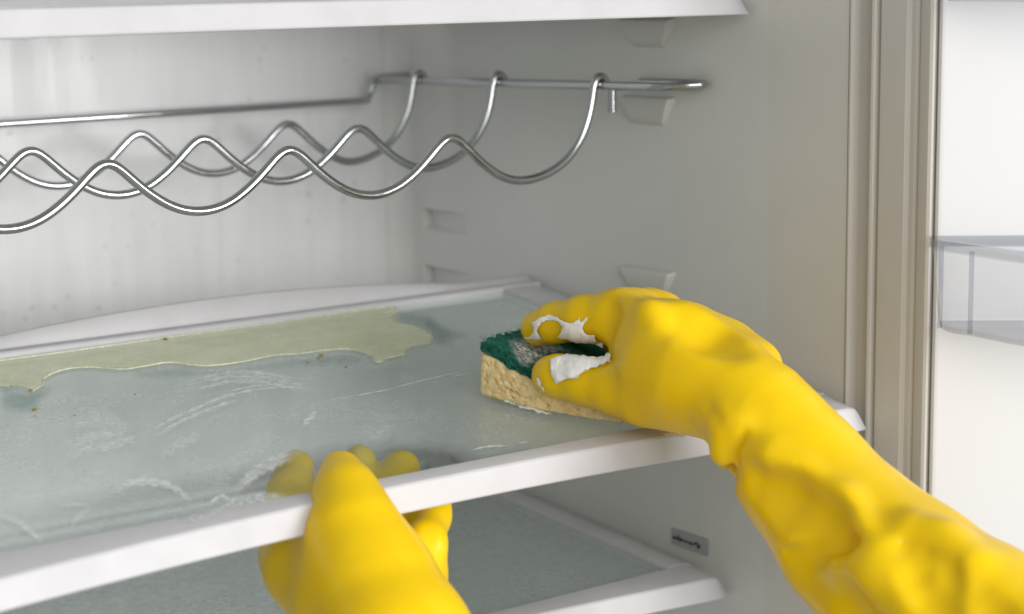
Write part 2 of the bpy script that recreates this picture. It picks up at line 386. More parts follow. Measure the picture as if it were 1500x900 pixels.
# right rail with a flattened loop at its front end, its pin, and the back wire
rail = [(XRAIL, y, zrail(y)) for y in np.linspace(.425, .135, 18)]
loop = [(XRAIL + .0006, .128, zrail(.128)), (XRAIL + .003, .120, zrail(.120)), (XRAIL + .0075, .1135, zrail(.113) + .0004), (XRAIL + .0125, .109, zrail(.109) + .0006), (XRAIL + .0175, .107, zrail(.107) + .0008), (XRAIL + .021, .112, zrail(.112) + .001), (XRAIL + .0215, .125, zrail(.125) + .001), (XRAIL + .0215, .165, zrail(.165) + .001)]
tube('side_rail', [np.array(p) - RB for p in list(rail) + [tuple(p) for p in catmull(loop, 5)]], .0026, M_chrome, rack)
tube('pin', [np.array([XRAIL + .004, .170, z]) - RB for z in np.linspace(1.1335, 1.1195, 5)], .0024, M_chrome, rack)
bw = catmull([(-.24, .416, 1.1143), (-.1, .416, 1.1150), (.1, .416, 1.1160), (.205, .416, 1.1164), (.2125, .416, 1.1170), (.2165, .4165, 1.1205), (.2195, .417, 1.127), (.2225, .418, 1.1302), (.229, .4185, 1.1315), (.2495, .4185, 1.1318)], 10)
tube('back_wire', bw - RB, .0023, M_chrome, rack)
lrail = [(-XRAIL, y, zrail(y)) for y in np.linspace(.425, .11, 18)]
tube('side_rail', np.array(lrail) - RB, .0026, M_chrome, rack)

# ------------------------------------------------------------------ implicit surfaces
class Field:
    def __init__(s, lo, hi, h):
        s.lo, s.h = np.array(lo), h
        s.n = np.ceil((np.array(hi) - s.lo) / h).astype(int) + 1
        s.d = np.full(s.n, .05, np.float32)
    def sub(s, lo, hi):
        a = np.clip(np.floor((lo - s.lo) / s.h).astype(int), 0, s.n); b_ = np.clip(np.ceil((hi - s.lo) / s.h).astype(int) + 1, 0, s.n)
        sl = tuple(slice(i, j) for i, j in zip(a, b_))
        g = np.meshgrid(*[s.lo[k] + s.h * np.arange(a[k], b_[k]) for k in range(3)], indexing='ij')
        return sl, g
    def cone(s, a, b_, ra, rb, k=.006, op='u', flat=None):
        a, b_ = np.array(a, float), np.array(b_, float); r = max(ra, rb) + k + 4 * s.h
        sl, (X, Y, Z) = s.sub(np.minimum(a, b_) - r, np.maximum(a, b_) + r)
        if 0 in X.shape: return
        ab = b_ - a; L2 = max(ab @ ab, 1e-12)
        t = np.clip(((X - a[0]) * ab[0] + (Y - a[1]) * ab[1] + (Z - a[2]) * ab[2]) / L2, 0, 1)
        dx, dy, dz = X - a[0] - t * ab[0], Y - a[1] - t * ab[1], Z - a[2] - t * ab[2]
        q = dx * dx + dy * dy + dz * dz
        if flat is not None:       # squash along a direction: (unit vector, factor > 1)
            n, fct = flat; pr = dx * n[0] + dy * n[1] + dz * n[2]; q = q + pr * pr * (fct * fct - 1)
        d = np.sqrt(q) - (ra + (rb - ra) * t)
        s.mix(sl, d, k, op)
    def mix(s, sl, d, k, op):
        c = s.d[sl]
        if op == 'u':
            h = np.clip(.5 + .5 * (c - d) / k, 0, 1); s.d[sl] = c * (1 - h) + d * h - k * h * (1 - h)
        else:
            h = np.clip(.5 - .5 * (c + d) / k, 0, 1); s.d[sl] = c * (1 - h) + (-d) * h + k * h * (1 - h)
    def mesh(s):
        d = s.d; ins = d < 0
        nx, ny, nz = d.shape
        c = [ins[i:nx - 1 + i, j:ny - 1 + j, k:nz - 1 + k] for i in (0, 1) for j in (0, 1) for k in (0, 1)]
        cnt = sum(x.astype(np.int8) for x in c); act = (cnt > 0) & (cnt < 8)
        idx = -np.ones(act.shape, np.int64); I = np.argwhere(act); idx[act] = np.arange(len(I))
        acc = np.zeros((len(I), 3)); num = np.zeros(len(I))
        offs = [(i, j, k) for i in (0, 1) for j in (0, 1) for k in (0, 1)]
        for a in range(8):
            for b_ in range(a + 1, 8):
                oa, ob = np.array(offs[a]), np.array(offs[b_])
                if np.abs(oa - ob).sum() != 1: continue
                da = d[tuple((I + oa).T)]; db = d[tuple((I + ob).T)]; x = (da < 0) != (db < 0)
                t = np.where(x, da / np.where(x, da - db, 1), 0)
                acc += np.where(x[:, None], oa + t[:, None] * (ob - oa), 0); num += x
        V = s.lo + s.h * (I + acc / num[:, None])
        F = []
        for ax in range(3):
            sl0 = [slice(None)] * 3; sl1 = [slice(None)] * 3; sl0[ax] = slice(0, -1); sl1[ax] = slice(1, None)
            e = ins[tuple(sl0)] != ins[tuple(sl1)]; E = np.argwhere(e)
            u, w_ = [(1, 2), (2, 0), (0, 1)][ax]
            ok = (E[:, u] > 0) & (E[:, w_] > 0) & (E[:, u] < d.shape[u] - 1) & (E[:, w_] < d.shape[w_] - 1); E = E[ok]
            du = np.zeros(3, int); du[u] = 1; dw = np.zeros(3, int); dw[w_] = 1
            q = np.stack([idx[tuple((E - du - dw).T)], idx[tuple((E - dw).T)], idx[tuple(E.T)], idx[tuple((E - du).T)]], 1)
            flip = ~ins[tuple(E.T)]; q[flip] = q[flip][:, ::-1]; F.append(q)
        return V, np.concatenate(F)
def fast_obj(name, V, F, m, parent=None):
    me = bpy.data.meshes.new(name); F = np.asarray(F, np.int32); n, k = F.shape
    me.vertices.add(len(V)); me.vertices.foreach_set('co', np.asarray(V, np.float32).ravel())
    me.loops.add(n * k); me.loops.foreach_set('vertex_index', F.ravel())
    me.polygons.add(n); me.polygons.foreach_set('loop_start', np.arange(0, n * k, k, dtype=np.int32)); me.polygons.foreach_set('loop_total', np.full(n, k, np.int32))
    me.polygons.foreach_set('use_smooth', np.ones(n, bool)); me.update(); me.validate(); me.materials.append(m)
    o = bpy.data.objects.new(name, me); col.objects.link(o); o.parent = parent; return o
def smooth_mesh(V, F, it=2, lam=.5):
    E = np.concatenate([F[:, [0, 1]], F[:, [1, 2]], F[:, [2, 3]], F[:, [3, 0]]]); E = np.concatenate([E, E[:, ::-1]])
    deg = np.bincount(E[:, 0], minlength=len(V))[:, None]
    for _ in range(it):
        S = np.stack([np.bincount(E[:, 0], V[E[:, 1], k], minlength=len(V)) for k in range(3)], 1); V = np.where(deg > 0, V + lam * (S / np.maximum(deg, 1) - V), V)
    return V
def largest(V, F):
    lab = np.arange(len(V))
    while True:
        m = lab[F].min(1); new = lab.copy()
        for k in range(4): np.minimum.at(new, F[:, k], m)
        new = new[new]
        if (new == lab).all(): break
        lab = new
    big = np.bincount(lab).argmax(); keep = lab == big; mp = np.cumsum(keep) - 1
    return V[keep], mp[F[keep[F].all(1)]]
def cf(u, v, d): return np.array([(u - 750) / FPX * d, (v - 450) / FPX * d, d])       # point in the camera's axes
def rp(r, d): return r / FPX * d

# ------------------------------------------------------------------ gloves
M_glove = mat('yellow_rubber', (.83, .56, .002), .36, spec=.30, **{'Subsurface Weight': .12, 'Subsurface Scale': .004})
bsdf(M_glove).inputs['Subsurface Radius'].default_value = (1, .6, .05)
v = coords(M_glove); nb = noise(M_glove, v, 70, 3); nf = noise(M_glove, v, 700, 2)
L(M_glove, bump(M_glove, nf, .05, .0005, bump(M_glove, nb, .10, .002)), bsdf(M_glove).inputs['Normal'])
L(M_glove, ramp(M_glove, noise(M_glove, v, 28, 4), [(.3, (.81, .53, .001)), (.7, (.855, .57, .001))]), bsdf(M_glove).inputs['Base Color'])
L(M_glove, ramp(M_glove, noise(M_glove, v, 45, 3), [(.3, .28), (.7, .42)]), bsdf(M_glove).inputs['Roughness'])

def glove(name, lo, hi, build, label, h=.0016, it=5):
    fld = Field(lo, hi, h); build(fld)
    V, F = fld.mesh(); V, F = largest(V, F); V = smooth_mesh(V, F, it)
    Vw = CAM + V @ MC.T
    base = Vw.mean(0)
    o = fast_obj(name, Vw - base, F, M_glove); o.location = base
    tag(o, label, 'gloved hand')
    bvh = BVHTree.FromPolygons([Vector(p) for p in Vw], [tuple(map(int, f)) for f in F])
    return o, bvh

def surf(S, u, v):          # depth of the first surface along a line of sight
    ds = np.arange(S.lo[2] + .002, S.lo[2] + S.h * (S.n[2] - 2), .0008)
    P = np.stack([(u - 750) / FPX * ds, (v - 450) / FPX * ds, ds], 1)
    I = np.clip(np.round((P - S.lo) / S.h).astype(int), 0, S.n - 1)
    w_ = np.flatnonzero(S.d[tuple(I.T)] < 0)
    return ds[w_[0]] if len(w_) else None
def fold(S, pts, sink, k, op):   # ridge ('u') or groove ('s') that follows the surface; pts = (u, v, radius px)
    c = []
    for u, v, r in pts:
        d = surf(S, u, v)
        if d is not None: c.append((u, v, d + sink, r))
    for p, q in zip(c[:-1], c[1:]): S.cone(cf(*p[:3]), cf(*q[:3]), rp(p[3], p[2]), rp(q[3], q[2]), k, op)
def right_hand(S):
    def C(p, q, k=.006, op='u', flat=None):   # p, q = (u, v, depth, radius px)
        S.cone(cf(*p[:3]), cf(*q[:3]), rp(p[3], p[2]), rp(q[3], q[2]), k, op, flat)
    def chain(*ps, k=.006):
        for a, b_ in zip(ps[:-1], ps[1:]): C(a, b_, k)
    # forearm sleeve
    chain((1066, 568, .892, 62), (1108, 606, .884, 76), (1147, 658, .876, 85), (1187, 709, .868, 94), (1252, 789, .850, 109), (1326, 856, .830, 123), (1430, 930, .80, 132), (1580, 1030, .76, 140), k=.010)
    # palm: thumb side, index side, back of the hand
    chain((1066, 568, .892, 62), (1012, 552, .905, 70), (970, 542, .920, 64), (948, 532, .930, 48), k=.012)
    chain((1050, 550, .90, 58), (990, 506, .92, 58), (925, 472, .940, 42), k=.012)
    chain((1070, 560, .905, 56), (1010, 510, .935, 52), (950, 466, .965, 36), k=.012)
    chain((1085, 560, .915, 46), (1040, 515, .945, 42), (990, 474, .985, 32), k=.012)
    # the other fingers behind the index
    chain((948, 464, .962, 34), (892, 464, .985, 27), (850, 472, 1.003, 25), (826, 484, 1.012, 23), k=.004)
    chain((975, 468, .985, 32), (925, 466, 1.008, 25), (885, 474, 1.022, 24), (862, 487, 1.030, 22), k=.004)
    chain((1000, 474, 1.000, 28), (960, 474, 1.022, 23), (925, 482, 1.034, 21), (905, 493, 1.040, 20), k=.004)
    # index finger, resting on the pad
    chain((925, 470, .940, 40), (902, 464, .946, 37), (856, 466, .956, 32.5), (815, 473, .970, 29.5), (789, 481, .981, 27), k=.004)
    # thumb along the front of the sponge
    chain((1000, 565, .908, 60), (945, 572, .922, 44), (905, 569, .931, 38), (860, 559, .941, 33.5), (818, 551, .951, 30), (805, 549.5, .955, 27), k=.005)
    C((945, 590, .922, 28), (1028, 590, .902, 40), .010)
    # web between thumb and index
    C((914, 498, .945, 16), (935, 545, .932, 22), .010)
    C((925, 500, .965, 18), (940, 540, .955, 24), .010)
    # knuckle ridge and bumps on the back of the hand
    C((905, 452, .942, 22), (935, 446, .950, 23), .008)
    C((950, 444, .962, 19), (975, 450, .957, 20), .008)
    C((1080, 506, .932, 26), (1108, 534, .918, 34), .012)
    # the dark gap between thumb and index finger
    for d_ in (.925, .94, .955, .97, .985): C((815, 513, d_, 5), (884, 513, d_, 8.5), .002, 's')
    C((896, 505, 1.000, 15), (938, 520, .968, 22), .004)     # ball of the hand behind the gap
    # tendon ridge, hollow beside it, flat of the finger
    fold(S, [(905, 440, 12), (950, 458, 12), (1005, 482, 12), (1060, 505, 14)], .0010, .008, 'u')
    fold(S, [(1000, 458, 28), (1040, 474, 32), (1068, 490, 28)], -.0078, .012, 's')
    fold(S, [(890, 452, 13), (886, 480, 12)], -.0030, .008, 's')
    # wrist: tuck under the palm, pouch, deep crease
    C((1058, 616, .866, 20), (1060, 662, .868, 21), .006)
    C((1044, 606, .878, 18), (1085, 618, .862, 18), .008)
    fold(S, [(1036, 598, 5), (1048, 612, 6)], -.0002, .004, 's')
    for dd in (0, .008, .016, .024, .032): C((1083, 655, .850 + dd, 8), (1070, 704, .854 + dd, 11), .004, 's')
    fold(S, [(1092, 640, 6), (1082, 662, 10)], .0005, .004, 's')
    # long fold along the sleeve with the rubber falling in below it
    fold(S, [(1092, 652, 12), (1130, 674, 16), (1165, 697, 20), (1230, 744, 24), (1254, 778, 20), (1290, 802, 14)], .0036, .010, 'u')
    fold(S, [(1104, 712, 26), (1145, 732, 36), (1190, 764, 40), (1220, 792, 30)], -.0070, .010, 's')
    fold(S, [(1152, 812, 10), (1190, 803, 13), (1240, 800, 15), (1290, 815, 11)], -.0006, .005, 's')
    fold(S, [(1235, 856, 24), (1285, 842, 26), (1328, 866, 24)], .0044, .012, 'u')
    fold(S, [(1324, 796, 8), (1364, 806, 12), (1398, 826, 13), (1396, 856, 10)], -.0008, .005, 's')
    fold(S, [(1336, 780, 20), (1382, 796, 20), (1422, 826, 18)], .0042, .012, 'u')
    fold(S, [(1344, 846, 14), (1370, 880, 18), (1392, 920, 18)], -.0030, .010, 's')
    fold(S, [(1432, 872, 14), (1452, 904, 16), (1482, 940, 16)], -.0036, .010, 's')
    fold(S, [(1170, 850, 24), (1218, 884, 26), (1262, 930, 26)], -.0064, .012, 's')
right, bvh_r = glove('gloved_hand', (-.012, -.02, .70), (.235, .165, 1.075), right_hand,
    'hand in long yellow rubber glove pressing the sponge, sleeve reaching past the shelf corner', h=.0014, it=4)

def under_glass(u, v, r, gap=0):    # finger joint whose pad touches the glass from below
    p = shit(u, v, -.0056 - rp(r, .89) - gap); return (u, v, pj(p)[2], r)
def left_hand(S):
    def C(p, q, k=.006, op='u'): S.cone(cf(*p[:3]), cf(*q[:3]), rp(p[3], p[2]), rp(q[3], q[2]), k, op)
    def chain(*ps, k=.006):
        for a, b_ in zip(ps[:-1], ps[1:]): C(a, b_, k)
    # thumb over the trim, widening into the hand
    chain((499, 690, .850, 32), (507, 728, .838, 47), (518, 778, .827, 66), (544, 850, .818, 90), (585, 945, .80, 106), (640, 1060, .785, 118), k=.008)
    # web towards the index finger and palm below the trim
    chain((412, 806, .866, 24), (440, 835, .855, 46), (500, 890, .835, 76), k=.014)
    C((450, 800, .848, 34), (500, 850, .832, 56), .020)
    chain((420, 818, .872, 32), (520, 840, .872, 52), (608, 838, .876, 44), k=.014)
    chain((560, 890, .855, 88), (600, 960, .83, 100), k=.018)
    # fingers reaching under the glass
    chain((425, 822, .880, 36), under_glass(420, 770, 34, .016), under_glass(424, 722, 32, .004), under_glass(433, 686, 29), k=.006)
    chain((485, 828, .888, 38), under_glass(503, 765, 33, .018), under_glass(518, 712, 30, .005), under_glass(526, 676, 26), k=.006)
    chain((565, 825, .888, 38), under_glass(572, 768, 33, .016), under_glass(580, 718, 32, .005), under_glass(588, 686, 29), k=.006)
    chain((615, 850, .878, 34), under_glass(622, 798, 31, .014), (630, 757, .888, 29), under_glass(640, 706, 24), k=.006)
    fold(S, [(640, 818, 6), (662, 815, 7)], 0, .005, 's')
    fold(S, [(628, 770, 6), (640, 800, 6)], -.0008, .006, 's')
    # flat plane along the side of thumb and hand
left, bvh_l = glove('gloved_hand', (-.135, .05, .76), (.0, .19, .945), left_hand,
    'hand in yellow rubber glove gripping the shelf trim, thumb on top and fingers under glass', it=12)

# ------------------------------------------------------------------ sponge
e1 = np.array([.496, -.868]); e2 = np.array([.868, .496]); O2 = np.array([.0757, .1076])
def spg(a, b_, c):
    b_ = b_ - .0072 * math.sin(math.pi * min(max(a / .095, 0), 1)) ** .8 * max(0, 1 - b_ / .06)
    q = O2 + e1 * a + e2 * b_; return sp(q[0], q[1], c + .0016)
sponge = thing('sponge', 'yellow cellulose sponge with green scouring pad under the gloved hand', 'sponge', tuple(spg(.05, .03, 0)))
S0 = spg(.05, .03, 0)
LX, LY, HF, HP = .104, .066, .0235, .0070
def squash(a, b_, c):     # the hand presses the middle of the block down
    g = np.exp(-((a - .052) / .030) ** 2) * .30 + np.exp(-((a - .03) / .016) ** 2) * np.exp(-((b_) / .02) ** 2) * .18
    return c * (1 - np.minimum(g, .30)) * (1 - .27 * np.clip(b_ / LY, 0, 1))
def sponge_mesh(z0, z1, h, pores, amp, seed, rr):
    r_ = np.random.default_rng(seed)
    F_ = Field((-.006, -.006, z0 - .004), (LX + .006, LY + .006, z1 + .004), h)
    sl, (X, Y, Z) = F_.sub(F_.lo, F_.lo + F_.h * F_.n)
    q = [np.abs(X - LX / 2) - LX / 2 + rr, np.abs(Y - LY / 2) - LY / 2 + rr, np.abs(Z - (z0 + z1) / 2) - (z1 - z0) / 2 + rr]
    d = np.sqrt(sum(np.maximum(k, 0) ** 2 for k in q)) + np.minimum(np.maximum(np.maximum(q[0], q[1]), q[2]), 0) - rr
    for i in range(10):
        kx = r_.normal(size=3) * (500 if i < 5 else 1400); ph = r_.random() * 6.3
        d = d + amp * (.5 if i > 4 else 1) * np.sin(kx[0] * X + kx[1] * Y + kx[2] * Z + ph)
    F_.d[sl] = d
    for i in range(pores):      # open pores, thickest near the faces
        side = r_.integers(0, 6); p = np.array([r_.random() * LX, r_.random() * LY, z0 + r_.random() * (z1 - z0)])
        if side < 3: p[1] = -.0002 + r_.random() * .0006
        elif side == 3: p[0] = r_.random() * .0006
        elif side == 4: p[2] = z1 - r_.random() * .0006
        else: p[0] = LX - r_.random() * .0006
        r0 = min(abs(r_.normal()) * .0004 + .00045, .0015)
        F_.cone(p, p + r_.normal(size=3) * .0006, r0, r0 * .8, .0003, 's')
    V, F = F_.mesh(); V = smooth_mesh(V, F, 1, .4)
    z = squash(V[:, 0], V[:, 1], V[:, 2])
    bulge = 1.2e-3 * np.sin(np.clip(V[:, 2] / (HF + HP), 0, 1) * math.pi)
    V2 = np.array([spg(a, b_ - bl, c) for a, b_, c, bl in zip(V[:, 0], V[:, 1], z, bulge)])
    return V2, F
def sponge_mat(name, c0, c1, sc, bs=.5):
    m = mat(name, c1, .8, spec=.25, **{'Subsurface Weight': .25, 'Subsurface Scale': .003}); v = coords(m)
    n = noise(m, v, sc, 5, .7); L(m, ramp(m, n, [(.36, c0), (.62, c1)]), bsdf(m).inputs['Base Color'])
    L(m, bump(m, noise(m, v, sc * 4, 3), bs, .0006), bsdf(m).inputs['Normal']); return m
M_foam_sp = sponge_mat('cellulose_sponge', (.72, .50, .20), (.90, .75, .42), 260, .08)
M_pad = sponge_mat('scouring_pad', (.004, .06, .042), (.02, .19, .13), 420)
V, F = sponge_mesh(.0, HF, .0008, 520, .00003, 3, .0020); fo = fast_obj('foam_block', V - S0, F, M_foam_sp, sponge); bvh_f = BVHTree.FromPolygons([Vector(p) for p in V], [tuple(map(int, f)) for f in F])
V, F = sponge_mesh(HF + .0001, HF + HP, .0009, 700, .00035, 5, .0018); pad = fast_obj('scouring_pad', V - S0, F, M_pad, sponge)
bvh_s = BVHTree.FromPolygons([Vector(p) for p in V], [tuple(map(int, f)) for f in F])
# loose fibres of the pad, one joined part
FV, FF = [], []
for i in range(1500):
    side = random.random()
    a, b_, c = random.random() * LX, random.random() * LY, HF + random.random() * HP
    if side < .5: b_ = 0
    elif side < .65: a = 0
    else: c = HF + HP
    p = np.array([a, b_, c]); d1 = rng.normal(size=3) * .0009; d2 = d1 + rng.normal(size=3) * .0009; pts = [p, p + d1, p + d2]
    pts = [spg(x[0], x[1], float(squash(x[0], x[1], max(x[2], HF - .001)))) for x in pts]
    wv = rng.normal(size=3); wv = wv / np.linalg.norm(wv) * .00009; w2 = np.cross(wv, pts[1] - pts[0]); w2 = w2 / (np.linalg.norm(w2) + 1e-9) * .00009
    n = len(FV)
    for q in pts: FV += [q + wv - S0, q - wv * .5 + w2 - S0, q - wv * .5 - w2 - S0]
    for s_ in (0, 3):
        for k in range(3): FF.append((n + s_ + k, n + s_ + (k + 1) % 3, n + s_ + 3 + (k + 1) % 3, n + s_ + 3 + k))
fb = fast_obj('pad_fibres', np.array(FV), np.array(FF), M_pad, sponge); fb['kind'] = 'stuff'

# ------------------------------------------------------------------ soap foam lying on glove, sponge and shelf
M_soap = mat('soap_foam', (.94, .92, .90), .35, spec=.4, **{'Subsurface Weight': .3, 'Subsurface Scale': .003})
v = coords(M_soap); L(M_soap, bump(M_soap, noise(M_soap, v, 900, 4, .7), .3, .0006), bsdf(M_soap).inputs['Normal'])
fa = N(M_soap, 'ShaderNodeAttribute', attribute_name='fade'); ns_ = noise(M_soap, v, 260, 4, .6)
sm_ = N(M_soap, 'ShaderNodeMath', operation='MULTIPLY_ADD'); L(M_soap, fa.outputs['Fac'], sm_.inputs[0]); sm_.inputs[1].default_value = 1.7; L(M_soap, ns_, sm_.inputs[2])
L(M_soap, ramp(M_soap, sm_.outputs[0], [(.45, 0), (.95, 1)]), bsdf(M_soap).inputs['Alpha'])
M_soap_thin = film('thin_soap', (.80, .80, .78), .85, .4, 420, .15)
def inside(P, poly):
    x, y = P[:, 0], P[:, 1]; r = np.zeros(len(P), bool); j = len(poly) - 1
    for i in range(len(poly)):
        xi, yi = poly[i]; xj, yj = poly[j]
        c = ((yi > y) != (yj > y)) & (x < (xj - xi) * (y - yi) / (yj - yi + 1e-12) + xi); r ^= c; j = i
    return r
def edge_dist(P, poly):
    d = np.full(len(P), 1e9)
    for a, b_ in zip(poly, np.roll(poly, -1, 0)):
        ab = b_ - a; t = np.clip(((P - a) @ ab) / max(ab @ ab, 1e-9), 0, 1); d = np.minimum(d, np.linalg.norm(P - a - t[:, None] * ab, axis=1))
    return d
def patch(poly, cast, thick, step=1.1, soft=9, rough=.15, jump=.006, wob=1.0):
    """region of the visible surface -> thick lump that lies on it; cast(u, v) gives point and normal"""
    poly = np.array(poly, float); poly = catmull(np.vstack([poly, poly[:1]]), 4)[:-1]
    lo, hi = poly.min(0) - 2, poly.max(0) + 2
    gu, gv = np.arange(lo[0], hi[0], step), np.arange(lo[1], hi[1], step)
    UU, VV = np.meshgrid(gu, gv, indexing='ij'); P = np.stack([UU.ravel(), VV.ravel()], 1)
    P2 = P + wob * np.stack([np.sin(P[:, 1] * .55) + np.sin(P[:, 0] * .9 + 2), np.sin(P[:, 0] * .5 + 1) + np.sin(P[:, 1] * .8)], 1) * .6
    ins = inside(P2, poly); ed = edge_dist(P2, poly)
    ph = rng.random(8) * 6.3
    idx = -np.ones(len(P), int); Vv, fade, dep = [], [], []
    for i in np.flatnonzero(ins):
        h = cast(*P[i])
        if h is None: continue
        p, n = h; t = min(1, ed[i] / soft); t = math.sqrt(max(0, 1 - (1 - t) ** 2))
        nz = 1 + rough * 1.6 * (mnoise.noise(Vector((P[i][0] * .11, P[i][1] * .11, ph[0]))) + .7 * mnoise.noise(Vector((P[i][0] * .3, P[i][1] * .3, ph[1]))) + .4 * mnoise.noise(Vector((P[i][0] * .7, P[i][1] * .7, ph[2]))))
        idx[i] = len(Vv); Vv.append(np.array(p) + np.array(n) * (thick * t * nz - .0002)); fade.append(min(1, ed[i] / soft)); dep.append(np.linalg.norm(np.array(p) - CAM))
    G = idx.reshape(UU.shape); Fq = np.stack([G[:-1, :-1], G[1:, :-1], G[1:, 1:], G[:-1, 1:]], -1).reshape(-1, 4)
    Fq = Fq[(Fq >= 0).all(1)]; dep = np.array(dep)
    if len(Fq): Fq = Fq[np.ptp(dep[Fq], axis=1) < jump]
    Vv, fade = np.array(Vv), np.array(fade)
    if len(Fq):
        ids = np.c_[Vv, fade]; ids, Fq = largest(ids, Fq); Vv, fade = ids[:, :3], ids[:, 3]
    return Vv, Fq, fade
def cast_bvh(bvh):
    def f_(u, v):
        loc, n, i, d = bvh.ray_cast(Vector(CAM), Vector(cray(u, v)))
        if loc is None: return None
        n = np.array(n); r = cray(u, v)
        return np.array(loc), (n if n @ r < 0 else -n)
    return f_
def cast_shelf(h=0):
    return lambda u, v: (shit(u, v, h), SN)
def soap(poly, cast, thick, label, m=None, parent=None, name='soap_foam', cat='soap foam', **kw):
    Vv, Fq, fade = patch(poly, cast, thick, **kw)
    if len(Fq) == 0: return None
    Vv = smooth_mesh(Vv, Fq, 5, .5)
    base = Vv.mean(0); o = fast_obj(name, Vv - base, Fq, m or M_soap); o.location = base
    a = o.data.attributes.new('fade', 'FLOAT', 'POINT')
    # only vertices kept by the mesh
    a.data.foreach_set('value', fade.astype(np.float32)[:len(o.data.vertices)])
    tag(o, label, cat); return o
def crop1(pts): return [(650 + x / 2.648, 380 + y / 2.648) for x, y in pts]
soap(crop1([(285, 300), (335, 292), (352, 272), (345, 248), (372, 226), (415, 212), (452, 226), (490, 241), (515, 236), (532, 210), (538, 236), (562, 214), (566, 236), (546, 262), (562, 284), (590, 288), (604, 322), (640, 340), (625, 352), (596, 340), (560, 352), (528, 348), (508, 322), (478, 312), (440, 300), (462, 262), (428, 240), (385, 252), (372, 285), (392, 312), (340, 312)]), cast_bvh(bvh_r), .0016, 'ragged white soap foam along the index finger of the scrubbing glove', soft=5)
soap(crop1([(408, 402), (438, 378), (520, 372), (600, 384), (640, 362), (660, 362), (655, 400), (620, 420), (560, 440), (522, 465), (482, 470), (440, 486), (418, 450)]), cast_bvh(bvh_r), .0028, 'thick white soap foam on the thumb of the scrubbing glove', soft=12)
soap(crop1([(352, 452), (372, 458), (388, 490), (400, 518), (378, 508), (360, 480)]), cast_bvh(bvh_r), .0008, 'thin soap streak across the thumb tip of the scrubbing glove', soft=5)
soap(crop1([(238, 312), (330, 298), (440, 330), (520, 372), (430, 372), (380, 400), (310, 425), (268, 380)]), cast_bvh(bvh_s), .0009, 'watery soap suds on top of the green scouring pad', M_soap_thin, soft=10, jump=.02)
def cast_front(u, v):      # the sponge's long face, else the wet glass before it
    return cast_bvh(bvh_f)(u, v) or (shit(u, v, .0002), SN)
soap(crop1([(222, 546), (255, 540), (300, 556), (345, 575), (400, 596), (440, 612), (400, 612), (330, 598), (262, 572)]), cast_front, .0022, 'white soap foam squeezed out along the foot of the sponge', soft=7)
soap([(955, 637), (1000, 633), (1030, 627), (1036, 634), (1012, 641), (980, 642)], cast_shelf(.0012), .0012, 'small wet lump of suds on the shelf trim under the palm', soft=4)

# ------------------------------------------------------------------ spill, smears and crumbs on the glass
spill_poly = [(-60, 538), (0, 528.5), (100, 515), (200, 501), (300, 487), (400, 473.5), (500, 459), (560, 450.5), (577, 449), (581, 456), (572, 465), (583, 474), (606, 479), (612, 482), (628, 488), (633, 495), (627, 503), (604, 507), (593, 513), (591, 519), (566, 525), (560, 530), (548, 529.5), (544, 522), (520, 513), (490, 512), (440, 518), (400, 521), (355, 530), (300, 536), (250, 531), (215, 536), (180, 541), (130, 538), (92, 542), (66, 553), (62, 564), (48, 573), (20, 566), (-60, 575)]
M_spill = film('dried_spill', (.56, .58, .33), .72, .25, 40, .8, attr=False)
b = bsdf(M_spill); n = noise(M_spill, coords(M_spill), 26, 6, .65)
L(M_spill, ramp(M_spill, n, [(.3, (.74, .76, .42)), (.7, (.84, .84, .58))]), b.inputs['Base Color'])
M_edge = film('spill_crust', (.78, .77, .56), .9, .4, 300, .5, attr=False)
M_teal = film('teal_patch', (.16, .30, .27), .55, .08, 40, .5)  # thin dark teal tint bordering the spill
Vv, Fq, fade = patch(spill_poly, cast_shelf(.0004), .0006, step=1.6, soft=6, rough=.1, wob=.1)
base = Vv.mean(0); sp_o = thing('spill', 'dried yellow-green juice spill along the back of the smeared glass shelf', 'spill', tuple(base))
fast_obj('puddle', Vv - base, Fq, M_spill, sp_o)
edge = catmull(np.array(spill_poly[1:-2]), 5)
tube('crust', np.array([shit(u, v, .0006) for u, v in edge]) - base, [.00042 + .0001 * math.sin(i * .23) for i in range(len(edge))], M_edge, sp_o, 6)
for poly, al in [([(583, 455), (605, 456), (632, 460), (645, 470), (665, 481), (690, 490), (668, 500), (640, 508), (636, 498), (625, 486), (600, 478), (580, 470)], 1),
                 ([(0, 552), (40, 570), (70, 560), (80, 572), (60, 590), (70, 600), (40, 606), (0, 598)], 1),
                 ([(200, 540), (260, 534), (310, 540), (360, 533), (420, 523), (500, 516), (540, 526), (500, 536), (420, 540), (330, 550), (240, 555), (190, 552)], 1)]:
    Vv, Fq, fade = patch(poly, cast_shelf(.0003), .0003, step=2.2, soft=12, rough=.1)
    o = fast_obj('teal_patch', Vv - base, Fq, M_teal, sp_o); a = o.data.attributes.new('fade', 'FLOAT', 'POINT'); a.data.foreach_set('value', fade.astype(np.float32))

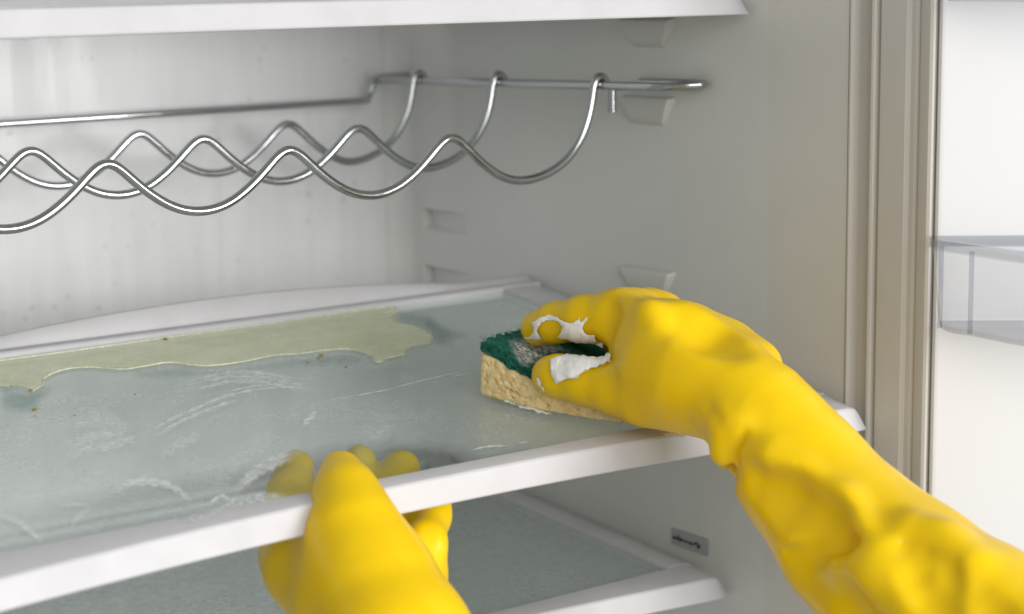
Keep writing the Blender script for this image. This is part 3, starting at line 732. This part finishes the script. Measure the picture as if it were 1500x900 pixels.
M_smear = film('soap_smear', (.92, .94, .94), .85, .35, 150, .25, True, .34, .66)
SV, SF, SA = [], [], []
def smear(line, wd, strength=1.0, strands=1, spread=0, h=.0006):
    for s_ in range(strands):
        off = (s_ - (strands - 1) / 2) * spread
        c = catmull([(x, y + off + random.uniform(-1, 1)) for x, y in line], 10); n = len(c)
        T = np.gradient(c, axis=0); T /= np.linalg.norm(T, axis=1)[:, None] + 1e-9; Nn = np.stack([-T[:, 1], T[:, 0]], 1)
        k0 = len(SV); cols = 7
        for i in range(n):
            t = i / (n - 1); ww = wd * (.35 + .65 * math.sin(math.pi * t) ** .7) * (1 + .3 * math.sin(i * 1.3 + s_))
            for j in range(cols):
                w_ = (j / (cols - 1) - .5); q = c[i] + Nn[i] * w_ * ww
                SV.append(shit(q[0], q[1], h + .0001 * random.random())); SA.append(min(1, 1.35 * strength) * (1 - (2 * abs(w_)) ** 2) * min(1, 4 * t, 4 * (1 - t)))
        for i in range(n - 1):
            for j in range(cols - 1): SF.append((k0 + i * cols + j, k0 + i * cols + j + 1, k0 + (i + 1) * cols + j + 1, k0 + (i + 1) * cols + j))
smear([(268, 566), (300, 559), (335, 553), (380, 553), (420, 560), (466, 567)], 9, .55, 3, 7)
smear([(322, 582), (360, 570), (410, 565), (462, 566)], 5, .6, 2, 6)
smear([(215, 642), (250, 620), (285, 603), (330, 586), (352, 580)], 8, .6, 2, 10)
smear([(452, 594), (500, 583), (560, 572), (610, 560), (660, 548), (705, 541)], 2.2, .75)
smear([(165, 722), (185, 709), (225, 706), (258, 716), (285, 738)], 15, .9)
smear([(176, 716), (205, 704), (240, 708), (262, 718)], 9, .9)
smear([(-8, 758), (22, 762), (45, 778), (66, 796)], 10, .8)
smear([(340, 722), (362, 702), (385, 684), (412, 674), (440, 662)], 15, .75, 2, 8)
smear([(440, 628), (455, 612), (465, 598)], 12, .55)
smear([(684, 661), (715, 655), (746, 653)], 4, 1)
smear([(756, 650), (776, 648)], 3, .9)
smear([(80, 668), (130, 650), (175, 640), (205, 628)], 20, .5, 2, 14)
smear([(60, 640), (110, 622), (160, 616), (205, 632)], 26, .35)
smear([(100, 780), (118, 754), (140, 742)], 8, .4)
smear([(230, 670), (262, 650), (300, 634)], 26, .4)
smear([(80, 742), (110, 738), (135, 740)], 5, .7)
smear([(300, 742), (325, 728), (342, 738)], 8, .8)
smear([(660, 552), (690, 545)], 3, .8)
base2 = np.mean(SV, 0); o = fast_obj('soap_smears', np.array(SV) - base2, np.array(SF), M_smear); o.location = base2
a = o.data.attributes.new('fade', 'FLOAT', 'POINT'); a.data.foreach_set('value', np.array(SA, np.float32))
tag(o, 'streaky white soap smears wiped across the glass shelf', 'soap smears', kind='stuff')
# soap residue lapping over the front trim at the left end of the glass
soap([(255, 762), (290, 750), (325, 738), (342, 728), (372, 722), (408, 722), (420, 730), (380, 742), (330, 752), (280, 770)], cast_shelf(.0012), .0008, 'milky soap puddle lapping over the shelf trim beside the gripping glove', M_soap_thin, soft=6)

M_crumb = mat('crumb', (.22, .12, .03), .7); M_crumb2 = mat('crumb_dark', (.30, .22, .04), .7)
def crumb(u, v, r, m, label, hh=.0008):
    p = shit(u, v, r * .5 + .0004); bm = bmesh.new(); bmesh.ops.create_icosphere(bm, subdivisions=2, radius=r)
    for q in bm.verts: q.co *= random.uniform(.7, 1.25); q.co.z *= .6
    me = bpy.data.meshes.new('crumb'); bm.to_mesh(me); bm.free(); me.materials.append(m)
    o = bpy.data.objects.new('crumb', me); col.objects.link(o); o.location = p; o.rotation_euler = (MIDT * math.pi / 180, 0, random.random() * 3)
    tag(o, label, 'crumb', 'food crumbs on the glass shelf')
for u, v, r, m, lb in [(471, 521, .0013, M_crumb2, 'larger olive crumb in the pair in front of the spill'), (467, 525, .0010, M_crumb2, 'smaller olive crumb touching the larger one before the spill'),
        (451, 531, .0009, M_crumb2, 'pale olive crumb left of the crumb pair'), (507, 538, .0008, M_crumb, 'lone dark crumb right of the crumb pair'),
        (242, 497, .0012, M_crumb, 'brown crumb on the yellow back edge of the spill'), (51, 600, .0013, M_crumb2, 'ochre crumb in the greenish patch'),
        (45, 572, .0011, M_crumb2, 'yellowish crumb at the tip of the spill'), (198, 578, .0005, M_crumb, 'tiny dark speck on the open glass'), (109, 609, .0005, M_crumb, 'tiny dark speck beside the greenish patch')]:
    crumb(u, v, r, m, lb)
